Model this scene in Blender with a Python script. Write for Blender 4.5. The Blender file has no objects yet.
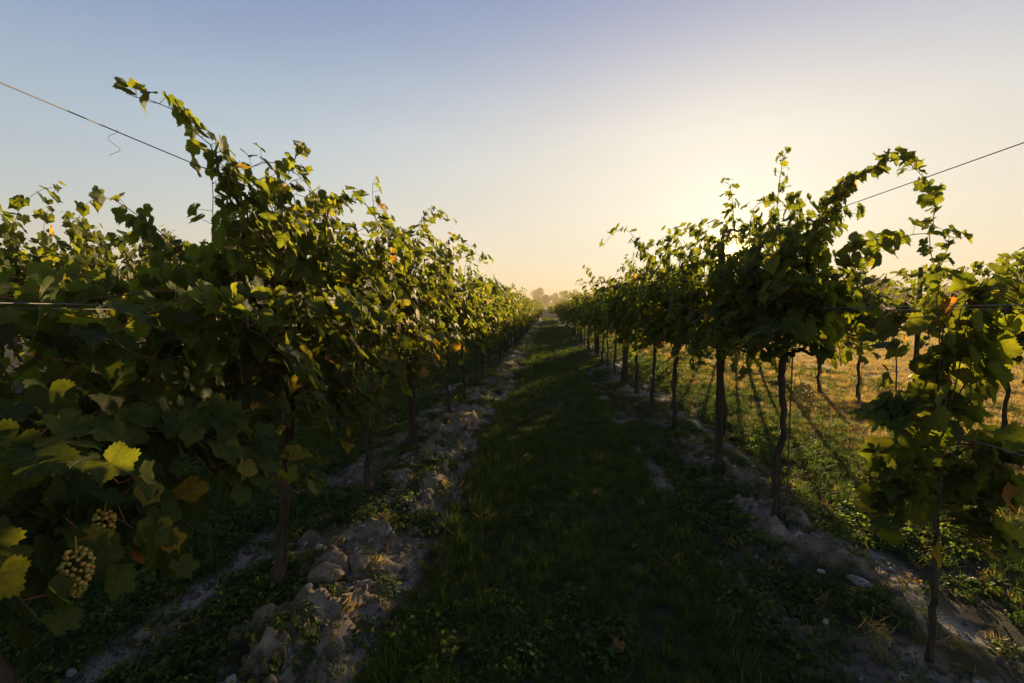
import bpy, math, random
import numpy as np
from mathutils import Vector, Matrix, Euler

# ------------------------------------------------------------------ camera, sky, sun, exposure
scene = bpy.context.scene
COL = scene.collection
CAM_Z = 1.45
F_PX = 484.0
cam_d = bpy.data.cameras.new('camera')
cam_d.sensor_width = 36.0
cam_d.lens = 36.0 * F_PX / 1024.0
cam_d.clip_start = 0.05
cam_d.clip_end = 3000
cam = bpy.data.objects.new('camera', cam_d)
COL.objects.link(cam)
cam.location = (0, 0, CAM_Z)
cam.rotation_euler = (math.radians(90 - 3.5), 0, math.radians(4.25))
scene.camera = cam

_R = Euler(cam.rotation_euler).to_matrix()
SUN_DIR = (_R @ Vector(((733 - 512), (341.5 - 252), -F_PX))).normalized()   # towards the sun
SUN_EL = math.asin(SUN_DIR.z)
SUN_AZ = math.atan2(SUN_DIR.x, SUN_DIR.y)          # clockwise from +Y

world = bpy.data.worlds.new('World')
scene.world = world
world.use_nodes = True
wn, wl = world.node_tree.nodes, world.node_tree.links
wn.clear()
wout = wn.new('ShaderNodeOutputWorld')
sky = wn.new('ShaderNodeTexSky')
sky.sky_type = 'NISHITA'
sky.sun_disc = False
sky.sun_elevation = SUN_EL
sky.sun_rotation = SUN_AZ
sky.air_density = 1.0
sky.dust_density = 0.6
sky.ozone_density = 3.0
bg = wn.new('ShaderNodeBackground')
bg.inputs['Strength'].default_value = 0.12
EXPOSURE = 2.15
# aureole of the low sun in the morning air and the sun itself
tc = wn.new('ShaderNodeTexCoord')
dot = wn.new('ShaderNodeVectorMath'); dot.operation = 'DOT_PRODUCT'
nrm = wn.new('ShaderNodeVectorMath'); nrm.operation = 'NORMALIZE'
wl.new(tc.outputs['Generated'], nrm.inputs[0])
wl.new(nrm.outputs[0], dot.inputs[0])
dot.inputs[1].default_value = SUN_DIR
def wmath(op, a, b=None, clamp=False):
    n = wn.new('ShaderNodeMath'); n.operation = op; n.use_clamp = clamp
    for i, v in enumerate((a, b)):
        if v is None: continue
        if isinstance(v, (int, float)): n.inputs[i].default_value = v
        else: wl.new(v, n.inputs[i])
    return n.outputs[0]
# soft shoulder on the sky's brightness: thin high haze evens the dome out towards a peach horizon
sepc = wn.new('ShaderNodeSeparateColor'); wl.new(sky.outputs[0], sepc.inputs[0])
comb = wn.new('ShaderNodeCombineColor')
sz = wn.new('ShaderNodeSeparateXYZ'); wl.new(nrm.outputs[0], sz.inputs[0])
low = wmath('POWER', 2.71828, wmath('MULTIPLY', wmath('MAXIMUM', sz.outputs[2], 0.0), -9.0))
cn = wn.new('ShaderNodeTexNoise'); cm = wn.new('ShaderNodeMapping')     # faint drifting bands of thin cloud
cm.inputs['Scale'].default_value = (2.2, 2.2, 15.0); wl.new(nrm.outputs[0], cm.inputs[0]); wl.new(cm.outputs[0], cn.inputs['Vector'])
cn.inputs['Scale'].default_value = 1.4; cn.inputs['Detail'].default_value = 5
wisp = wmath('ADD', .965, wmath('MULTIPLY', cn.outputs['Fac'], .07))
high = wmath('MULTIPLY', wmath('SUBTRACT', sz.outputs[2], .29), 1 / .32, True)
high = wmath('MULTIPLY', wmath('MULTIPLY', high, high), wmath('SUBTRACT', 3.0, wmath('MULTIPLY', high, 2.0)))
for ch, A_, K_, W_, D_ in ((0, .85, 1.00, .06, .47), (1, .86, .72, -.07, .41), (2, .76, .90, -.34, .19)):
    sh = wmath('SUBTRACT', 1.0, wmath('POWER', 2.71828, wmath('MULTIPLY', sepc.outputs[ch], -K_)))
    tint = wmath('MULTIPLY', wmath('ADD', 1.0, wmath('MULTIPLY', low, W_)), wmath('SUBTRACT', 1.0, wmath('MULTIPLY', high, D_)))
    tint = wmath('MULTIPLY', tint, wisp)
    wl.new(wmath('MULTIPLY', wmath('MULTIPLY', sh, tint), A_ / 0.12 / 2 ** EXPOSURE), comb.inputs[ch])
wl.new(comb.outputs[0], bg.inputs['Color'])
dpos = wmath('MAXIMUM', dot.outputs['Value'], 0.0)
def lobe(power, color, strength):
    e = wn.new('ShaderNodeBackground')
    e.inputs['Color'].default_value = (*color, 1)
    wl.new(wmath('MULTIPLY', wmath('POWER', dpos, power), strength), e.inputs['Strength'])
    return e.outputs[0]
disc = wn.new('ShaderNodeBackground')
disc.inputs['Color'].default_value = (1, .74, .16, 1)
wl.new(wmath('MULTIPLY', wmath('GREATER_THAN', dpos, math.cos(math.radians(0.78))), 5.0), disc.inputs['Strength'])
acc = bg.outputs[0]
for s in (lobe(40, (1, .91, .75), 0.050), lobe(250, (1, .84, .50), 0.07), lobe(3000, (1, .62, .14), 1.6), disc.outputs[0]):
    a = wn.new('ShaderNodeAddShader')
    wl.new(acc, a.inputs[0]); wl.new(s, a.inputs[1]); acc = a.outputs[0]
wl.new(acc, wout.inputs['Surface'])

sun_d = bpy.data.lights.new('sun', 'SUN')
sun_d.energy = 5.0
sun_d.color = (1.0, 0.70, 0.36)
sun_d.angle = math.radians(0.6)
sun = bpy.data.objects.new('sun', sun_d)
COL.objects.link(sun)
sun.location = (6, 20, 12)
sun.rotation_euler = Vector((-SUN_DIR)).to_track_quat('-Z', 'Y').to_euler()

scene.view_settings.view_transform = 'Standard'
scene.view_settings.look = 'None'
scene.view_settings.gamma = 1.0
scene.view_settings.exposure = EXPOSURE
scene.cycles.max_bounces = 8
scene.cycles.transmission_bounces = 6
scene.cycles.diffuse_bounces = 4
scene.cycles.volume_bounces = 1

# ------------------------------------------------------------------ helpers
RNG = np.random.default_rng(7)

def tag(o, label=None, cat=None, group=None, kind=None):
    if label: o['label'] = label
    if cat: o['category'] = cat
    if group: o['group'] = group
    if kind: o['kind'] = kind
    return o

def empty(name, loc, rz=0.0):
    o = bpy.data.objects.new(name, None)
    o.location = loc; o.rotation_euler = (0, 0, rz)
    o.empty_display_size = 0.2
    COL.objects.link(o)
    return o

def mesh_from(name, verts, faces, attrs=None, smooth=False, mats=None, mat_idx=None):
    """faces: list of int arrays (M,k)."""
    me = bpy.data.meshes.new(name)
    verts = np.asarray(verts, dtype=np.float32)
    faces = [np.asarray(f, dtype=np.int32) for f in faces if len(f)]
    nl = sum(f.size for f in faces)
    nf = sum(len(f) for f in faces)
    me.vertices.add(len(verts)); me.vertices.foreach_set('co', verts.ravel())
    me.loops.add(nl); me.loops.foreach_set('vertex_index', np.concatenate([f.ravel() for f in faces]))
    tot = np.concatenate([np.full(len(f), f.shape[1], dtype=np.int32) for f in faces])
    st = np.zeros(nf, dtype=np.int32); st[1:] = np.cumsum(tot)[:-1]
    me.polygons.add(nf)
    me.polygons.foreach_set('loop_start', st)
    me.polygons.foreach_set('loop_total', tot)
    me.polygons.foreach_set('use_smooth', np.full(nf, smooth))
    for m in (mats or []): me.materials.append(m)
    if mat_idx is not None: me.polygons.foreach_set('material_index', np.asarray(mat_idx, dtype=np.int32))
    for k, (typ, dat) in (attrs or {}).items():
        at = me.attributes.new(k, typ, 'POINT')
        at.data.foreach_set('vector' if typ == 'FLOAT_VECTOR' else 'value', np.asarray(dat, dtype=np.float32).ravel())
    me.update(calc_edges=True)
    return me

def obj(name, me, parent=None, loc=None):
    o = bpy.data.objects.new(name, me)
    COL.objects.link(o)
    if parent is not None: o.parent = parent
    if loc is not None: o.location = loc
    return o

def hash2(ix, iy, seed=0):
    h = (ix.astype(np.int64) * 374761393 + iy.astype(np.int64) * 668265263 + seed * 974711) & 0x7fffffff
    h = ((h ^ (h >> 13)) * 1274126177) & 0x7fffffff
    return ((h ^ (h >> 16)) & 0xffff) / 65535.0

def vnoise(x, y, seed=0):
    x = np.asarray(x, float); y = np.asarray(y, float)
    ix, iy = np.floor(x), np.floor(y)
    fx, fy = x - ix, y - iy
    fx = fx * fx * (3 - 2 * fx); fy = fy * fy * (3 - 2 * fy)
    a = hash2(ix, iy, seed); b = hash2(ix + 1, iy, seed); c = hash2(ix, iy + 1, seed); d = hash2(ix + 1, iy + 1, seed)
    return (a * (1 - fx) + b * fx) * (1 - fy) + (c * (1 - fx) + d * fx) * fy

def fbm(x, y, o=4, seed=0):
    s = 0; a = .5; t = 0
    for k in range(o):
        s = s + a * vnoise(x * 2 ** k, y * 2 ** k, seed + k * 17); t += a; a *= .55
    return s / t

def sstep(a, b, x):
    t = np.clip((x - a) / (b - a), 0, 1)
    return t * t * (3 - 2 * t)

def unit(v):
    return v / (np.linalg.norm(v, axis=-1, keepdims=True) + 1e-9)

def tube(path, radii, sides=6, cap=True):
    P = np.asarray(path, float); n = len(P)
    radii = np.broadcast_to(np.asarray(radii, float), (n,))
    T = unit(np.gradient(P, axis=0))
    up = np.array([0.0, 0, 1]) if abs(T[0][2]) < .9 else np.array([1.0, 0, 0])
    V = []
    u = unit(np.cross(T[0], up))
    for i in range(n):
        u = unit(u - T[i] * np.dot(u, T[i])); w = np.cross(T[i], u)
        ang = np.arange(sides) * 2 * math.pi / sides
        V.append(P[i] + radii[i] * (np.cos(ang)[:, None] * u + np.sin(ang)[:, None] * w))
    V = np.concatenate(V)
    i = np.arange(n - 1)[:, None] * sides; j = np.arange(sides)[None]
    F = np.stack([i + j, i + (j + 1) % sides, i + sides + (j + 1) % sides, i + sides + j], -1).reshape(-1, 4)
    return V, F

class MB:
    """collects quads and triangles for one mesh"""
    def __init__(s): s.v = []; s.q = []; s.t = []; s.n = 0; s.tone = []
    def add(s, V, Q=None, T=None, tone=0.5):
        s.v.append(V)
        if Q is not None: s.q.append(np.asarray(Q) + s.n)
        if T is not None: s.t.append(np.asarray(T) + s.n)
        s.n += len(V); s.tone.append(np.broadcast_to(tone, (len(V),)))
    def tube(s, path, r, sides=6, tone=.5): V, F = tube(path, r, sides); s.add(V, Q=F, tone=tone)
    def mesh(s, name, mat, smooth=True, extra=None):
        fs = []
        if s.q: fs.append(np.concatenate(s.q))
        if s.t: fs.append(np.concatenate(s.t))
        at = {'tone': ('FLOAT', np.concatenate(s.tone))}
        return mesh_from(name, np.concatenate(s.v), fs, at, smooth, [mat])

# ------------------------------------------------------------------ materials
def new_mat(name):
    m = bpy.data.materials.new(name); m.use_nodes = True
    nt = m.node_tree; nt.nodes.clear()
    out = nt.nodes.new('ShaderNodeOutputMaterial')
    return m, nt, out

class NT:
    def __init__(s, nt): s.nt = nt
    def n(s, t, **kw):
        x = s.nt.nodes.new(t)
        for k, v in kw.items(): setattr(x, k, v)
        return x
    def l(s, a, b): s.nt.links.new(a, b)
    def put(s, sock, v):
        if hasattr(v, 'is_output'): s.l(v, sock)
        else: sock.default_value = v
    def math(s, op, a, b=0.0, c=None, clamp=False):
        x = s.n('ShaderNodeMath', operation=op, use_clamp=clamp)
        s.put(x.inputs[0], a); s.put(x.inputs[1], b)
        if c is not None: s.put(x.inputs[2], c)
        return x.outputs[0]
    def attr(s, name): return s.n('ShaderNodeAttribute', attribute_name=name)
    def noise(s, scale, detail=3, vec=None, rough=.55):
        x = s.n('ShaderNodeTexNoise'); x.inputs['Scale'].default_value = scale
        x.inputs['Detail'].default_value = detail; x.inputs['Roughness'].default_value = rough
        if vec is not None: s.l(vec, x.inputs['Vector'])
        return x.outputs['Fac']
    def ramp(s, fac, stops):
        x = s.n('ShaderNodeValToRGB'); cr = x.color_ramp
        while len(cr.elements) < len(stops): cr.elements.new(.5)
        for e, (p, c) in zip(cr.elements, stops): e.position = p; e.color = (*c, 1)
        s.l(fac, x.inputs['Fac']); return x.outputs['Color']
    def mix(s, fac, a, b, mode='MIX'):
        x = s.n('ShaderNodeMix', data_type='RGBA', blend_type=mode)
        s.put(x.inputs['Factor'], fac)
        for k, v in ((6, a), (7, b)):
            if hasattr(v, 'is_output'): s.l(v, x.inputs[k])
            else: x.inputs[k].default_value = (*v, 1)
        return x.outputs[2]

def foliage_mat(name, stops, trans_stops, trans=.42, rough=.6, veins=False, spec=.12):
    m, nt, out = new_mat(name); g = NT(nt)
    tone = g.attr('tone').outputs['Fac']
    col = g.ramp(tone, stops); tcol = g.ramp(tone, trans_stops)
    height = None
    if veins:
        uv = g.attr('leafco').outputs['Vector']
        sep = g.n('ShaderNodeSeparateXYZ'); g.l(uv, sep.inputs[0]); X, Y = sep.outputs[0], sep.outputs[1]
        best = None
        for a in (90, 38, 142, -18, 198):
            c, s_ = math.cos(math.radians(a)), math.sin(math.radians(a))
            perp = g.math('ABSOLUTE', g.math('SUBTRACT', g.math('MULTIPLY', X, s_), g.math('MULTIPLY', Y, c)))
            along = g.math('ADD', g.math('MULTIPLY', X, c), g.math('MULTIPLY', Y, s_))
            d = g.math('ADD', perp, g.math('MULTIPLY', g.math('LESS_THAN', along, 0.0), 5.0))
            best = d if best is None else g.math('MINIMUM', best, d)
        vein = g.math('SUBTRACT', 1.0, g.math('MULTIPLY', best, 32.0), clamp=True)
        n1 = g.noise(6, 3, uv)
        nn = g.ramp(n1, [(.3, (.72, .74, .7)), (.7, (1.25, 1.2, 1.1))])
        col = g.mix(1.0, col, nn, 'MULTIPLY'); tcol = g.mix(1.0, tcol, nn, 'MULTIPLY')
        col = g.mix(g.math('MULTIPLY', vein, .55), col, (.16, .19, .06))
        tcol = g.mix(g.math('MULTIPLY', vein, .5), tcol, (.07, .11, .02))
        # pale felted underside of the blade
        geo = g.n('ShaderNodeNewGeometry')
        col = g.mix(g.math('MULTIPLY', geo.outputs['Backfacing'], .45), col, (.13, .15, .08))
        height = g.math('ADD', g.math('MULTIPLY', vein, -.5), g.math('MULTIPLY', g.noise(11, 2, uv), .6))
    p = g.n('ShaderNodeBsdfPrincipled')
    g.l(col, p.inputs['Base Color']); p.inputs['Roughness'].default_value = rough
    p.inputs['Specular IOR Level'].default_value = spec
    if height is not None:
        b = g.n('ShaderNodeBump'); b.inputs['Strength'].default_value = .5; b.inputs['Distance'].default_value = .004
        g.l(height, b.inputs['Height']); g.l(b.outputs[0], p.inputs['Normal'])
    t = g.n('ShaderNodeBsdfTranslucent'); g.l(tcol, t.inputs['Color'])
    mx = g.n('ShaderNodeMixShader'); mx.inputs[0].default_value = trans
    g.l(p.outputs[0], mx.inputs[1]); g.l(t.outputs[0], mx.inputs[2]); g.l(mx.outputs[0], out.inputs['Surface'])
    return m

LEAF_STOPS = [(0, (.030, .045, .010)), (.45, (.055, .076, .014)), (.78, (.095, .110, .018)), (.9, (.17, .16, .025)), (.95, (.36, .22, .03)), (.985, (.30, .12, .025)), (1, (.14, .075, .03))]
LEAF_T = [(0, (.15, .19, .010)), (.45, (.27, .31, .014)), (.78, (.44, .42, .018)), (.9, (.60, .50, .03)), (.95, (.85, .48, .03)), (.985, (.70, .26, .03)), (1, (.26, .13, .04))]
M_LEAF = foliage_mat('vine_leaf', LEAF_STOPS, LEAF_T, .48, .62, veins=True, spec=.14)
GR_STOPS = [(0, (.026, .052, .006)), (.5, (.054, .092, .010)), (.8, (.06, .082, .019)), (1, (.20, .17, .07))]
GR_T = [(0, (.05, .12, .012)), (.5, (.12, .20, .018)), (.8, (.24, .28, .03)), (1, (.42, .32, .09))]
M_GRASS = foliage_mat('lush_grass', GR_STOPS, GR_T, .38, .65, spec=.10)
M_DRY = foliage_mat('dry_grass', [(0, (.16, .15, .035)), (.4, (.32, .24, .055)), (1, (.45, .32, .11))], [(0, (.30, .27, .04)), (.4, (.52, .36, .07)), (1, (.68, .44, .12))], .5, .6, spec=.15)
M_WEED = foliage_mat('weed_leaf', [(0, (.025, .05, .012)), (.6, (.05, .085, .018)), (1, (.11, .12, .03))], [(0, (.09, .17, .015)), (.6, (.18, .26, .02)), (1, (.36, .32, .04))], .4, .6, spec=.12)
M_TREE = foliage_mat('tree_leaf', [(0, (.03, .045, .015)), (1, (.07, .09, .025))], [(0, (.06, .09, .02)), (1, (.14, .17, .03))], .3, .6, spec=.1)
M_FARVINE = foliage_mat('far_vine_leaf', [(0, (.05, .08, .018)), (1, (.13, .14, .03))], [(0, (.16, .24, .02)), (1, (.4, .36, .04))], .4, .6, spec=.1)

def bark_mat(name, dark, light, scale=(28, 28, 5), bump=.8, rough=.9):
    m, nt, out = new_mat(name); g = NT(nt)
    tcn = g.n('ShaderNodeTexCoord'); mp = g.n('ShaderNodeMapping'); mp.inputs['Scale'].default_value = scale
    g.l(tcn.outputs['Object'], mp.inputs[0])
    f = g.noise(1.0, 6, mp.outputs[0], .65)
    c = g.ramp(f, [(.32, dark), (.7, light)])
    p = g.n('ShaderNodeBsdfPrincipled'); g.l(c, p.inputs['Base Color']); p.inputs['Roughness'].default_value = rough
    p.inputs['Specular IOR Level'].default_value = .2
    b = g.n('ShaderNodeBump'); b.inputs['Strength'].default_value = bump; b.inputs['Distance'].default_value = .012
    g.l(f, b.inputs['Height']); g.l(b.outputs[0], p.inputs['Normal']); g.l(p.outputs[0], out.inputs['Surface'])
    return m
M_BARK = bark_mat('vine_bark', (.022, .015, .011), (.095, .070, .050), bump=1.0)
M_POST = bark_mat('weathered_post_wood', (.026, .017, .012), (.080, .055, .040), (40, 40, 2.5), .5)
M_CANE = bark_mat('green_brown_cane', (.07, .035, .02), (.16, .10, .035), (20, 20, 20), .1, .6)
M_TREEBARK = bark_mat('tree_bark', (.05, .04, .03), (.12, .10, .08), (3, 3, 1))
m, nt, out = new_mat('red_petiole'); g = NT(nt)
p = g.n('ShaderNodeBsdfPrincipled'); p.inputs['Base Color'].default_value = (.26, .07, .035, 1); p.inputs['Roughness'].default_value = .5
g.l(p.outputs[0], out.inputs['Surface']); M_PET = m
m, nt, out = new_mat('galvanised_wire'); g = NT(nt)
p = g.n('ShaderNodeBsdfPrincipled'); p.inputs['Base Color'].default_value = (.16, .16, .165, 1); p.inputs['Roughness'].default_value = .6; p.inputs['Metallic'].default_value = .5
g.l(p.outputs[0], out.inputs['Surface']); M_WIRE = m
m, nt, out = new_mat('rusty_rod'); g = NT(nt)
p = g.n('ShaderNodeBsdfPrincipled'); p.inputs['Roughness'].default_value = .8
g.l(g.ramp(g.noise(30, 4), [(.35, (.05, .03, .02)), (.7, (.14, .07, .04))]), p.inputs['Base Color'])
g.l(p.outputs[0], out.inputs['Surface']); M_ROD = m
m, nt, out = new_mat('grape_skin'); g = NT(nt)
p = g.n('ShaderNodeBsdfPrincipled')
g.l(g.ramp(g.attr('tone').outputs['Fac'], [(0, (.26, .25, .05)), (.5, (.46, .33, .05)), (1, (.48, .22, .03))]), p.inputs['Base Color'])
p.inputs['Roughness'].default_value = .38
p.inputs['Subsurface Weight'].default_value = .5
p.inputs['Subsurface Radius'].default_value = (.012, .009, .003); p.inputs['Subsurface Scale'].default_value = 1.0
g.l(p.outputs[0], out.inputs['Surface']); M_GRAPE = m

def stone_mat(name, a, b, sc=14, bump=.6):
    m, nt, out = new_mat(name); g = NT(nt)
    f = g.noise(sc, 8, g.n('ShaderNodeTexCoord').outputs['Object'], .65)
    p = g.n('ShaderNodeBsdfPrincipled'); p.inputs['Roughness'].default_value = .95; p.inputs['Specular IOR Level'].default_value = .15
    g.l(g.ramp(f, [(.3, a), (.72, b)]), p.inputs['Base Color'])
    bb = g.n('ShaderNodeBump'); bb.inputs['Strength'].default_value = bump; bb.inputs['Distance'].default_value = .01
    g.l(f, bb.inputs['Height']); g.l(bb.outputs[0], p.inputs['Normal']); g.l(p.outputs[0], out.inputs['Surface'])
    return m
M_CLOD = stone_mat('clay_clod', (.11, .086, .060), (.31, .245, .17), 26, 1.0)
M_STONE = stone_mat('pale_stone', (.22, .20, .17), (.42, .39, .34), 12, .4)

# ------------------------------------------------------------------ ground
ROW_L, ROW_R, ROW_R2, ROW_L2 = -1.36, 1.50, 4.75, -4.35
GX0, GX1, GY0, GY1 = -440, 440, -25, 470

def wob(y, s=0): return (fbm(y * .55 + 11 * s, y * 0 + 3.3 * s, 3, 5 + s) - .5) * .26

def soil_masks(x, y):
    """brown disturbed soil and pale bare wheel marks, as seen along the vine rows"""
    n = fbm(x * 2.1, y * 1.3, 4, 3)
    n2 = fbm(x * 6, y * 4, 3, 31)
    brown = np.zeros_like(x); pale = np.zeros_like(x)
    # left row: soil ridge beside the trunks, pale track by the lane grass and another outside
    brown = np.maximum(brown, sstep(.31, .10, np.abs(x + 1.08 + wob(y, 1) * .5)) * sstep(.30, .52, n + .12))
    brown = np.maximum(brown, .75 * sstep(.62, .35, np.abs(x + 1.27)) * sstep(.45, .62, n))
    pale = np.maximum(pale, sstep(.105, .02, np.abs(x + .76 + wob(y, 2) * .7 + (n2 - .5) * .2)) * sstep(.43, .62, n2 * .55 + n * .45 + .06))
    pale = np.maximum(pale, sstep(.14, .05, np.abs(x + 1.80 + wob(y, 3) * .6 + (n2 - .5) * .14)) * sstep(.48, .62, n2 * .3 + .7 * fbm(x * 1.5, y * .9, 3, 9)))
    # right row
    brown = np.maximum(brown, sstep(.34, .12, np.abs(x - 1.52 + wob(y, 4) * .5)) * sstep(.40, .58, n))
    brown = np.maximum(brown, .6 * sstep(.6, .35, np.abs(x - 1.45)) * sstep(.48, .62, n))
    pale = np.maximum(pale, sstep(.10, .04, np.abs(x - .95 + wob(y, 5) * .6 + (n2 - .5) * .12)) * sstep(.50, .62, n2 * .3 + .7 * fbm(x * 2, y * 1.1, 3, 12)))
    pale = np.maximum(pale, sstep(.15, .05, np.abs(x - 1.93 + wob(y, 6) * .6 + (n2 - .5) * .16)) * sstep(.45, .60, n2 * .4 + .6 * fbm(x * 1.5, y * .8, 3, 15)))
    # outer rows, weaker
    for c in (ROW_L2, ROW_R2):
        brown = np.maximum(brown, .6 * sstep(.5, .15, np.abs(x - c)) * sstep(.45, .6, n))
    brown = brown * (1 - .3 * sstep(7, 16, y)); pale = pale * (1 - .1 * sstep(9, 18, y))
    f = sstep(79, 76, y)
    return brown * f, pale * f

def H(x, y):
    x = np.asarray(x, float); y = np.asarray(y, float)
    br, pa = soil_masks(x, y)
    near = sstep(40, 15, y) * sstep(12, 7, np.abs(x))
    h = (fbm(x * .35, y * .3, 3, 41) - .5) * .10 * sstep(0, 6, np.abs(x) + .8)
    fr = sstep(80, 76, y)
    h = h + fr * (.065 * np.exp(-((x + 1.2) / .30) ** 2) + .06 * np.exp(-((x - 1.55) / .32) ** 2)
         + .05 * np.exp(-((x - ROW_R2) / .4) ** 2) + .05 * np.exp(-((x - ROW_L2) / .4) ** 2))
    ridg = 1 - np.abs(2 * fbm(x * 5.5, y * 5.5, 4, 51) - 1)
    lumps = np.clip(fbm(x * 9, y * 9, 3, 61) - .42, 0, 1)
    h = h + near * br * (lumps * .26 + (ridg - .7) * .06 + (.5 - np.abs(fbm(x * 17, y * 17, 3, 66) - .5) * 3) * .030)
    h = h - near * pa * .022 + near * pa * (fbm(x * 22, y * 22, 3, 71) - .5) * .010
    h = h + near * (fbm(x * 12, y * 12, 3, 81) - .5) * .022
    # the far vineyard stands on slightly higher land
    h = h + .42 * sstep(15, 80, y) + 3.0 * sstep(115, 300, y)
    return h

def axis(pts):
    out = []
    for a, b, st in pts: out.append(np.arange(a, b, st))
    return np.concatenate(out + [[pts[-1][1]]])
gx = axis([(-440, -60, 20), (-60, -12, 3), (-12, -5, .4), (-5, -2.4, .12), (-2.4, 2.6, .028), (2.6, 6, .1), (6, 14, .4), (14, 60, 3), (60, 440, 20)])
gy = [.7]
while gy[-1] < 30: gy.append(gy[-1] + max(.024, gy[-1] * .0085))
while gy[-1] < 130: gy.append(gy[-1] + gy[-1] * .02)
gy = np.concatenate([[-25, -12, -6, -3, -1, 0, .4], gy, np.arange(gy[-1] + 5, 470, 12), [470]])
XX, YY = np.meshgrid(gx, gy)
ZZ = H(XX, YY)
nx, ny = len(gx), len(gy)
V = np.stack([XX, YY, ZZ], -1).reshape(-1, 3)
i, j = np.meshgrid(np.arange(nx - 1), np.arange(ny - 1))
a = (j * nx + i).ravel()
F = np.stack([a, a + 1, a + nx + 1, a + nx], -1)
br, pa = soil_masks(XX, YY)
dry = np.clip(sstep(2.5, 4.4, XX + (fbm(XX * .5, YY * .4, 3, 91) - .5) * 2.2) + sstep(77, 78.5, YY) * sstep(90, 86, YY) + .35 * sstep(115, 150, YY), 0, 1)
m, nt, out = new_mat('vineyard_soil'); g = NT(nt)
tcn = g.n('ShaderNodeTexCoord'); oc = tcn.outputs['Object']
n1 = g.noise(9, 8, oc, .7); n2 = g.noise(70, 5, oc, .7); n3 = g.noise(1.1, 4, oc)
base = g.ramp(n1, [(.3, (.028, .028, .014)), (.75, (.060, .056, .030))])
dryc = g.ramp(n1, [(.3, (.13, .10, .05)), (.7, (.26, .20, .10))])
brc = g.ramp(n1, [(.28, (.12, .098, .070)), (.72, (.37, .30, .215))])
pac = g.ramp(n1, [(.25, (.20, .17, .13)), (.75, (.44, .38, .30))])
c = g.mix(g.attr('dry').outputs['Fac'], base, dryc)
c = g.mix(g.attr('brown').outputs['Fac'], c, brc)
c = g.mix(g.attr('pale').outputs['Fac'], c, pac)
c = g.mix(.5, c, g.ramp(n2, [(.3, (.35, .35, .35)), (.75, (.8, .8, .8))]), 'OVERLAY')
p = g.n('ShaderNodeBsdfPrincipled'); g.l(c, p.inputs['Base Color']); p.inputs['Roughness'].default_value = .95; p.inputs['Specular IOR Level'].default_value = .1
b = g.n('ShaderNodeBump'); b.inputs['Strength'].default_value = 1.0; b.inputs['Distance'].default_value = .035
g.l(g.math('ADD', n1, g.math('MULTIPLY', n2, .35)), b.inputs['Height']); g.l(b.outputs[0], p.inputs['Normal'])
g.l(p.outputs[0], out.inputs['Surface'])
ground = obj('ground', mesh_from('ground', V, [F], {'brown': ('FLOAT', br.ravel()), 'pale': ('FLOAT', pa.ravel()), 'dry': ('FLOAT', dry.ravel())}, True, [m]))
tag(ground, 'vineyard ground with bare soil strips along the vine rows', 'ground', kind='structure')
M_SOIL = m
def hz(x, y): return float(H(np.array([float(x)]), np.array([float(y)]))[0])

# ------------------------------------------------------------------ haze
m, nt, out = new_mat('morning_haze'); g = NT(nt)
pv = g.n('ShaderNodeVolumePrincipled')
pv.inputs['Color'].default_value = (.35, .30, .225, 1)
pv.inputs['Density'].default_value = 0.0020
pv.inputs['Anisotropy'].default_value = 0.25
g.l(pv.outputs[0], out.inputs['Volume'])
hx0, hx1, hy0, hy1, hz0, hz1 = -450, 450, -35, 480, -1.6, 19.0
hv = np.array([(x, y, z) for z in (hz0, hz1) for y in (hy0, hy1) for x in (hx0, hx1)])
hf = np.array([(0, 2, 3, 1), (4, 5, 7, 6), (0, 1, 5, 4), (2, 6, 7, 3), (0, 4, 6, 2), (1, 3, 7, 5)])
haze = obj('haze', mesh_from('haze', hv, [hf], mats=[m]))
tag(haze, 'thin golden morning haze lying over the vineyard', 'haze', kind='stuff')

# ------------------------------------------------------------------ leaves
def leaf_template(step, rings, teeth):
    """lobed vine leaf; petiole joins at the origin, tip towards +y, radius 1"""
    key = [(-90, .14), (-76, .62), (-52, .78), (-24, .86), (-6, .74), (8, .72), (26, .90), (40, .98), (54, .86), (64, .74), (76, .92), (90, 1.08)]
    ka = np.array([k[0] for k in key]); kr = np.array([k[1] for k in key])
    half = np.arange(-90, 90.1, step)
    r = np.interp(half, ka, kr)
    if teeth: r = r * (1 + .055 * np.where(np.arange(len(half)) % 2 == 0, 1, -1) * (r > .3))
    ang = np.concatenate([half, 180 - half[::-1][1:-1]]); rr = np.concatenate([r, r[::-1][1:-1]])
    ang = np.radians(ang)
    O = np.stack([np.cos(ang) * rr * 1.02, np.sin(ang) * rr], -1)
    n = len(O)
    pts = [np.zeros((1, 2))]
    for k in rings: pts.append(O * k)
    P = np.concatenate(pts)
    T = np.stack([np.zeros(n, int), 1 + np.arange(n), 1 + (np.arange(n) + 1) % n], -1)
    Q = []
    for k in range(len(rings) - 1):
        a0 = 1 + k * n; b0 = a0 + n; q = np.arange(n)
        Q.append(np.stack([a0 + q, b0 + q, b0 + (q + 1) % n, a0 + (q + 1) % n], -1))
    Q = np.concatenate(Q) if Q else np.zeros((0, 4), int)
    return P, T, Q
TPL_HI = leaf_template(6, (.45, .8, 1.0), True)
TPL_MID = leaf_template(15, (.55, 1.0), True)
TPL_LOW = leaf_template(22.5, (1.0,), False)

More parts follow.
